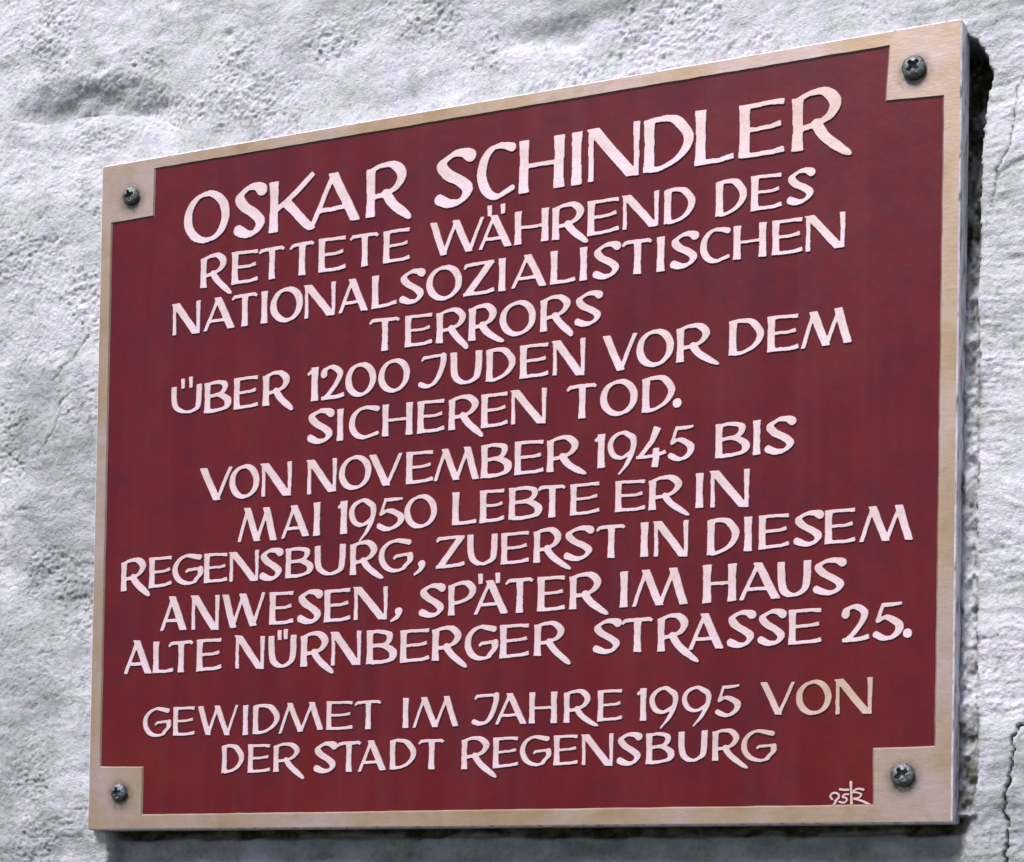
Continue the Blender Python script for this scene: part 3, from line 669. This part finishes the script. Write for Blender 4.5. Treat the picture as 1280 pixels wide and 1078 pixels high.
_n12 = sum(len(l[2]) for l in LINES[:12])
WEAR = {12: 0.3, 13: 0.6, _n12 - 4: 0.3, _n12 - 3: 0.6, _n12 - 2: 1.0, _n12 - 1: 1.0, _n12 + 16: 0.3, _n12 + 17: 0.6}
idx = 0
for S, T, rows in LINES:
    for row in rows:
        worn = WEAR.get(idx, 0)             # finish worn back to the brass
        lo = build_letter(row, S, T, plaque, idx, worn)
        if worn >= 0.6:
            lo["label"] = "tan letter, its pale finish worn back to the brass"
        idx += 1

# maker's mark, cut as one small piece
def build_mark():
    s = 12.0
    A = np.array([p for st_ in MARK for p in st_])
    gx = np.arange(A[:, 0].min() - 2, A[:, 0].max() + 2, 1 / s); gz = np.arange(A[:, 1].min() - 2, A[:, 1].max() + 2, 1 / s)
    GX, GZ = np.meshgrid(gx, gz)
    d = np.full(GX.shape, 9.0)
    wid = [(.55, .85), (.62, .62), (.5, .62), (.5, .5), (.45, .75), (.55, .55), (.5, .7), (.5, .55)]
    for (wa, wb), pts_ in zip(wid, MARK):
        p = spline(pts_, 6)
        for i in range(len(p) - 1):
            a, b = p[i], p[i + 1]
            ab = b - a
            t = np.clip(((GX - a[0]) * ab[0] + (GZ - a[1]) * ab[1]) / (ab @ ab + 1e-9), 0, 1)
            f = (i + t) / (len(p) - 1)
            if pts_ is MARK[0]:
                f = np.abs(f - .45) * 2
            d = np.minimum(d, np.hypot(GX - a[0] - t * ab[0], GZ - a[1] - t * ab[1]) - (wa + (wb - wa) * f))
    d = np.where(GZ < field[:, 1].min() + 0.4, 9.0, d)
    lo = [thin_loop(p, .02) for p in contours(-d, 0.0, gx, gz)]
    relief("maker_mark", lo, 0.25, 1.2, 0.15, WORN[0.6], plaque)
build_mark()

# screws ---------------------------------------------------------------------------
def screw(x, z, rot, R, tilt):
    nr, na = 34, 72
    vs, fs = [], []
    vs.append((0, -(R * .62) + R * .55, 0))
    for i in range(1, nr + 1):
        r = R * i / nr
        for j in range(na):
            a = 2 * math.pi * j / na
            px, pz = r * math.cos(a), r * math.sin(a)
            dome = R * .62 * math.sqrt(max(0.0, 1 - (r / R) ** 2 * .86)) - 0.0
            ca, sa = math.cos(rot), math.sin(rot)
            u, v_ = px * ca + pz * sa, -px * sa + pz * ca
            arm = max(min(R * .15 - abs(u), R * .58 - abs(v_)), min(R * .15 - abs(v_), R * .58 - abs(u)), R * .30 - math.hypot(u, v_))
            k = min(1.0, max(0.0, arm / (R * .07) + .5))
            dep = R * .62 * k * max(0.15, 1 - (r / (R * .66)) ** 2)
            vs.append((px, -(dome - dep), pz))
    for j in range(na):
        a = 2 * math.pi * j / na
        vs.append((R * .97 * math.cos(a), 2.2, R * .97 * math.sin(a)))
    vs[0] = (0, -(R * .62 - R * .5), 0)
    for j in range(na):
        fs.append((0, 1 + (j + 1) % na, 1 + j))
    for i in range(nr):
        b0, b1 = 1 + i * na, 1 + (i + 1) * na
        for j in range(na):
            j2 = (j + 1) % na
            fs.append((b0 + j, b0 + j2, b1 + j2, b1 + j))
    me = bpy.data.meshes.new("screw")
    me.from_pydata([(a / 1000, b / 1000, c / 1000) for a, b, c in vs], [], [tuple(reversed(f)) for f in fs])
    bm = bmesh.new(); bm.from_mesh(me)
    bmesh.ops.recalc_face_normals(bm, faces=bm.faces)
    bm.to_mesh(me); bm.free()
    for p in me.polygons:
        p.use_smooth = True
    o = link("screw", me, ZINC, plaque)
    o.location = (x / 1000, -0.0009, z / 1000)
    o.rotation_euler = (math.radians(tilt[0]), 0, math.radians(tilt[1]))
for (x, z), rot, R, tilt in zip(SCREWS, (.3, .75, .1, .55), (5.6, 6.3, 5.6, 6.3), ((4, 2), (-3, 3), (5, -2), (0, 0))):
    screw(x, z, rot, R, tilt)

# ------------------------------------------------------------------ plaster wall
def axis(a, b, step, far, grow=1.12):
    mid = list(np.arange(a, b + step * .5, step))
    lo, hi = [], []
    s = step; p = a
    while p > -far:
        s *= grow; p -= s; lo.append(p)
    s = step; p = mid[-1]
    while p < far:
        s *= grow; p += s; hi.append(p)
    return np.array(lo[::-1] + mid + hi)
xs = axis(-366, 330, 0.80, 1500)
zs = axis(-246, 350, 0.80, 1500)
X, Z = np.meshgrid(xs, zs)

def vnoise(x, z, sx, sz, seed):
    """smooth value noise in -1..1 with cell sizes sx, sz (mm)"""
    rs = np.random.RandomState(seed)
    n = 256
    tab = rs.uniform(-1, 1, (n, n))
    u = x / sx + 1000.37; v_ = z / sz + 1000.71
    i = np.floor(u).astype(int); j = np.floor(v_).astype(int)
    fu = u - i; fv_ = v_ - j
    fu = fu * fu * fu * (fu * (6 * fu - 15) + 10); fv_ = fv_ * fv_ * fv_ * (fv_ * (6 * fv_ - 15) + 10)
    i0, i1, j0, j1 = i % n, (i + 1) % n, j % n, (j + 1) % n
    return (tab[j0, i0] * (1 - fu) + tab[j0, i1] * fu) * (1 - fv_) + (tab[j1, i0] * (1 - fu) + tab[j1, i1] * fu) * fv_

def sstep(a, b, x):
    t = np.clip((x - a) / (b - a), 0, 1)
    return t * t * (3 - 2 * t)

def dline(pts_, x, z):
    best = np.full(x.shape, 1e9); par = np.zeros(x.shape)
    n = len(pts_) - 1
    for i in range(n):
        ax, az = pts_[i]; bx, bz = pts_[i + 1]
        dx, dz = bx - ax, bz - az
        t = np.clip(((x - ax) * dx + (z - az) * dz) / (dx * dx + dz * dz), 0, 1)
        d = np.hypot(x - ax - t * dx, z - az - t * dz)
        m = d < best
        best = np.where(m, d, best); par = np.where(m, (i + t) / n, par)
    return best, par

# domain warp so nothing runs dead straight
wx = X + 5 * vnoise(X, Z, 30, 30, 1) + 1.6 * vnoise(X, Z, 8, 8, 2)
wz = Z + 5 * vnoise(X, Z, 30, 30, 3) + 1.6 * vnoise(X, Z, 8, 8, 4)
ex_ = X + 0.9 * vnoise(X, Z, 6, 6, 41) + .5 * vnoise(X, Z, 2.2, 2.2, 42)
ez_ = Z + 0.9 * vnoise(X, Z, 6, 6, 43) + .5 * vnoise(X, Z, 2.2, 2.2, 44)

relief_mm = (2.6 * vnoise(wx, wz, 95, 70, 10) + 1.9 * vnoise(wx, wz, 42, 30, 11) + 1.05 * vnoise(wx, wz, 19, 14, 12)
             + 0.36 * vnoise(wx, wz, 9, 6.5, 13) + 0.20 * vnoise(wx, wz, 4.6, 3.4, 14))
# trowel drag: long flat streaks, stronger on the right
right = sstep(150, 290, X)
streak = 0.30 * vnoise(wx, wz, 26, 3.6, 20) + 0.22 * vnoise(wx, wz, 14, 1.9, 21)
relief_mm += streak * (.55 + .9 * right)
# coarse gritty patches
grit = np.clip(vnoise(X, Z, 34, 26, 30) * 2.0 + .5 * vnoise(X, Z, 11, 9, 31) + .05, 0, 1) * (1 - .55 * right)
left_low = sstep(-255, -330, X) * .35
grit = np.clip(grit + left_low, 0, 1)
gn = .6 * vnoise(X, Z, 3.1, 2.5, 32) + .75 * vnoise(X, Z, 1.75, 1.45, 33)
relief_mm += grit * 0.95 * gn
relief_mm += (1 - grit) * 0.17 * vnoise(X, Z, 1.9, 1.6, 34)
# pits blown out of the plaster
pn = vnoise(X, Z, 4.2, 3.6, 35)
pit = np.clip(pn - .80, 0, 1) * 7.0 * np.clip(.25 + grit, 0, 1)
relief_mm -= pit
relief_mm += np.clip(vnoise(X, Z, 2.2, 2.0, 37) - .60, 0, 1) * 3.6 * grit      # grains standing proud
fade = np.ones_like(X)

level = np.full(X.shape, 8.0)                                   # mm behind the plaque's face
level += sstep(-262, -288, X) * (-3.0) * sstep(225, 190, Z)      # plaster thicker at the left edge
level += sstep(262, 300, X) * 2.0
level += sstep(200, 215, Z) * 1.0
depth = level - relief_mm * 0.9

# lip high on the left: the plaster hangs over, then steps out below
calm = np.exp(-((X + 285) / 60) ** 2 - ((Z - 258) / 16) ** 2)
depth += 0.8 * relief_mm * 0 + calm * 0.55 * (relief_mm - 1.4 * vnoise(wx, wz, 42, 30, 11)) * .9
lip = [(-345, 252), (-330, 250), (-300, 250.5), (-270, 248), (-248, 244), (-232, 236), (-215, 228)]
def lip_at(x, L):
    return np.interp(x, [p[0] for p in L], [p[1] for p in L])
zl = lip_at(ex_, lip) + 1.2 * vnoise(X, Z, 9, 9, 50)
amt = sstep(-352, -330, X) * sstep(-205, -250, X)
dz_ = Z - zl
depth += amt * 8.5 * np.where(dz_ > 0, sstep(26, 2, dz_) * (.9 + .2 * vnoise(X, Z, 18, 9, 51)), .6 * sstep(-3, 0, dz_) + .4 * sstep(-13, 0, dz_))
# a knob and a nick at the top centre
for cx, cz, rx, rz, a in ((27, 247, 26, 7, 4.5), (44, 240, 10, 5, 3.5), (-188, 283, 3.5, 3, 2.5), (-231, 312, 4, 3.5, 2.6), (-282, 277, 5.5, 4, 3.4), (-258, 262, 3.5, 3, 1.8), (52, 256, 16, 6, -2.6), (-275, 318, 22, 8, 1.8)):
    depth += a * np.exp(-(((ex_ - cx) / rx) ** 2 + ((ez_ - cz) / rz) ** 2))

dirt_and_shade = np.zeros(X.shape)
# groove between the plaque's right edge and the plaster
gz = np.array([p[1] for p in GAP]); gxx = np.array([p[0] for p in GAP])
o = np.argsort(gz)
edge = np.interp(ez_, gz[o], gxx[o], left=260, right=260) + .7 * vnoise(X, Z, 3, 3.4, 60) + .5 * vnoise(X, Z, 1.4, 1.8, 61)
zt, zb = gz.max(), gz.min()
ing = sstep(0.9, -0.9, X - edge) * (X > W2 - 8) * sstep(zt + 1, zt - 3, Z) * sstep(zb - 3, zb + 6, Z)
gd = np.interp(Z, [zb, -120, 20, 60, 120, 150, zt], [12.5, 11.6, 12.4, 14.5, 22, 36, 40]) + 2.2 * vnoise(X, Z, 5, 6, 62) + 1.2 * vnoise(X, Z, 2, 2.5, 63)
depth = depth * (1 - ing) + np.maximum(gd, depth) * ing
soil = np.clip(np.interp(Z, [-190, -175, -150, 40, 110, 140], [.55, .6, .15, .30, .75, .95]) + .45 * vnoise(X, Z, 6, 11, 64) + .3 * vnoise(X, Z, 2, 3, 65), 0, 1)
dirt_and_shade = np.maximum(dirt_and_shade, ing * soil)
# mossy growth creeping over the groove's lip
lipd = np.exp(-((X - edge) / 1.6) ** 2) * (Z < zt) * (Z > zb) * (X > W2)
dirt_and_shade = np.maximum(dirt_and_shade, lipd * np.clip(.35 + .9 * vnoise(X, Z, 4, 5, 66), 0, .8))

# the wall steps back underneath the plaque, with its shadow painted in dark olive
uz = -214.0 + .8 * vnoise(X, Z, 12, 12, 70) + .5 * vnoise(X, Z, 3, 3, 71)
inx = sstep(-266.0, -263.0, ex_) * sstep(290, 266, ex_)
below = sstep(-205, -207, Z) * inx
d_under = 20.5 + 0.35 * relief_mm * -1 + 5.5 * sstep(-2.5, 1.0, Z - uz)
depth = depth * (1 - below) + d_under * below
dirt_and_shade = np.maximum(dirt_and_shade, below * np.clip(sstep(-5.0, 1.5, Z - uz + 2.5 * vnoise(X, Z, 16, 5, 74)) * .95 + .20 * vnoise(X, Z, 9, 5, 72), 0, 1))  # dark band of painted shade right under the plaque
dirt_and_shade = np.maximum(dirt_and_shade, below * (.48 + .15 * vnoise(X, Z, 22, 9, 73)))  # olive tint painted over the whole shadowed strip

# hidden part behind the plate never pokes through
inside = (np.abs(X) < W2 - 1.0) & (np.abs(Z) < H2 - 1.0)
depth = np.where(inside, np.maximum(depth, 18.0), depth)
near = (np.abs(X) < W2 + 2.0) & (np.abs(Z) < H2 + 2.0)
depth = np.where(near & ~inside, np.maximum(depth, 2.5), depth)

# cracks
for L, (wd, dp, dk) in zip(CRACKS, ((.62, 4.5, 1.0), (.45, 1.3, .62), (.65, .9, .30), (.65, 1.0, .36), (.6, .6, .25), (.6, .8, .4))):
    lx = [p[0] for p in L]; lz = [p[1] for p in L]
    m = (X > min(lx) - 8) & (X < max(lx) + 8) & (Z > min(lz) - 8) & (Z < max(lz) + 8)
    d, par = dline(L, X[m] + .8 * vnoise(X[m], Z[m], 3.2, 3.2, 80) + .5 * vnoise(X[m], Z[m], 1.6, 1.6, 82), Z[m] + .8 * vnoise(X[m], Z[m], 3.2, 3.2, 81))
    ww = wd * (.75 + .35 * vnoise(X[m], Z[m], 7, 7, 83))
    k = np.exp(-(d / ww) ** 2)
    depth[m] += dp * k
    dirt_and_shade[m] = np.maximum(dirt_and_shade[m], dk * np.clip(k * 1.3 - .15, 0, 1))

co = np.stack([X / 1000, depth / 1000, Z / 1000], -1).reshape(-1, 3)
nz, nx = X.shape
base = (np.arange(nz - 1)[:, None] * nx + np.arange(nx - 1)[None, :]).ravel()
quads = np.stack([base, base + 1, base + nx + 1, base + nx], 1).astype(np.int32)
me = bpy.data.meshes.new("plaster_wall")
me.vertices.add(len(co)); me.vertices.foreach_set('co', co.astype(np.float32).ravel())
me.loops.add(quads.size); me.loops.foreach_set('vertex_index', quads.ravel())
me.polygons.add(len(quads)); me.polygons.foreach_set('loop_start', (np.arange(len(quads)) * 4).astype(np.int32))
me.polygons.foreach_set('use_smooth', np.ones(len(quads), bool))
me.update(calc_edges=True)
at = me.attributes.new('dirt_and_shade', 'FLOAT', 'POINT')
at.data.foreach_set('value', dirt_and_shade.astype(np.float32).ravel())
# grey stains mixed with painted light fall-off low down and shade in top hollows
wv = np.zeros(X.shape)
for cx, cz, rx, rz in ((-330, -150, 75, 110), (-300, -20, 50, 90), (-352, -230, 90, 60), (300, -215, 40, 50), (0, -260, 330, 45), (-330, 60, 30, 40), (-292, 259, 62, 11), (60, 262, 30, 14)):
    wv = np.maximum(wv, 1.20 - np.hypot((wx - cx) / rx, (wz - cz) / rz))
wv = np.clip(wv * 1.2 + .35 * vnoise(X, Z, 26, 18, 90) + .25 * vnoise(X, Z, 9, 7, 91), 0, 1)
at = me.attributes.new('stain_and_shade', 'FLOAT', 'POINT')
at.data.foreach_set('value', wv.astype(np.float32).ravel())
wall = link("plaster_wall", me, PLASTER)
wall["label"] = "rough off-white plaster wall, cracked and pitted, carrying the red plaque"
wall["category"] = "wall"
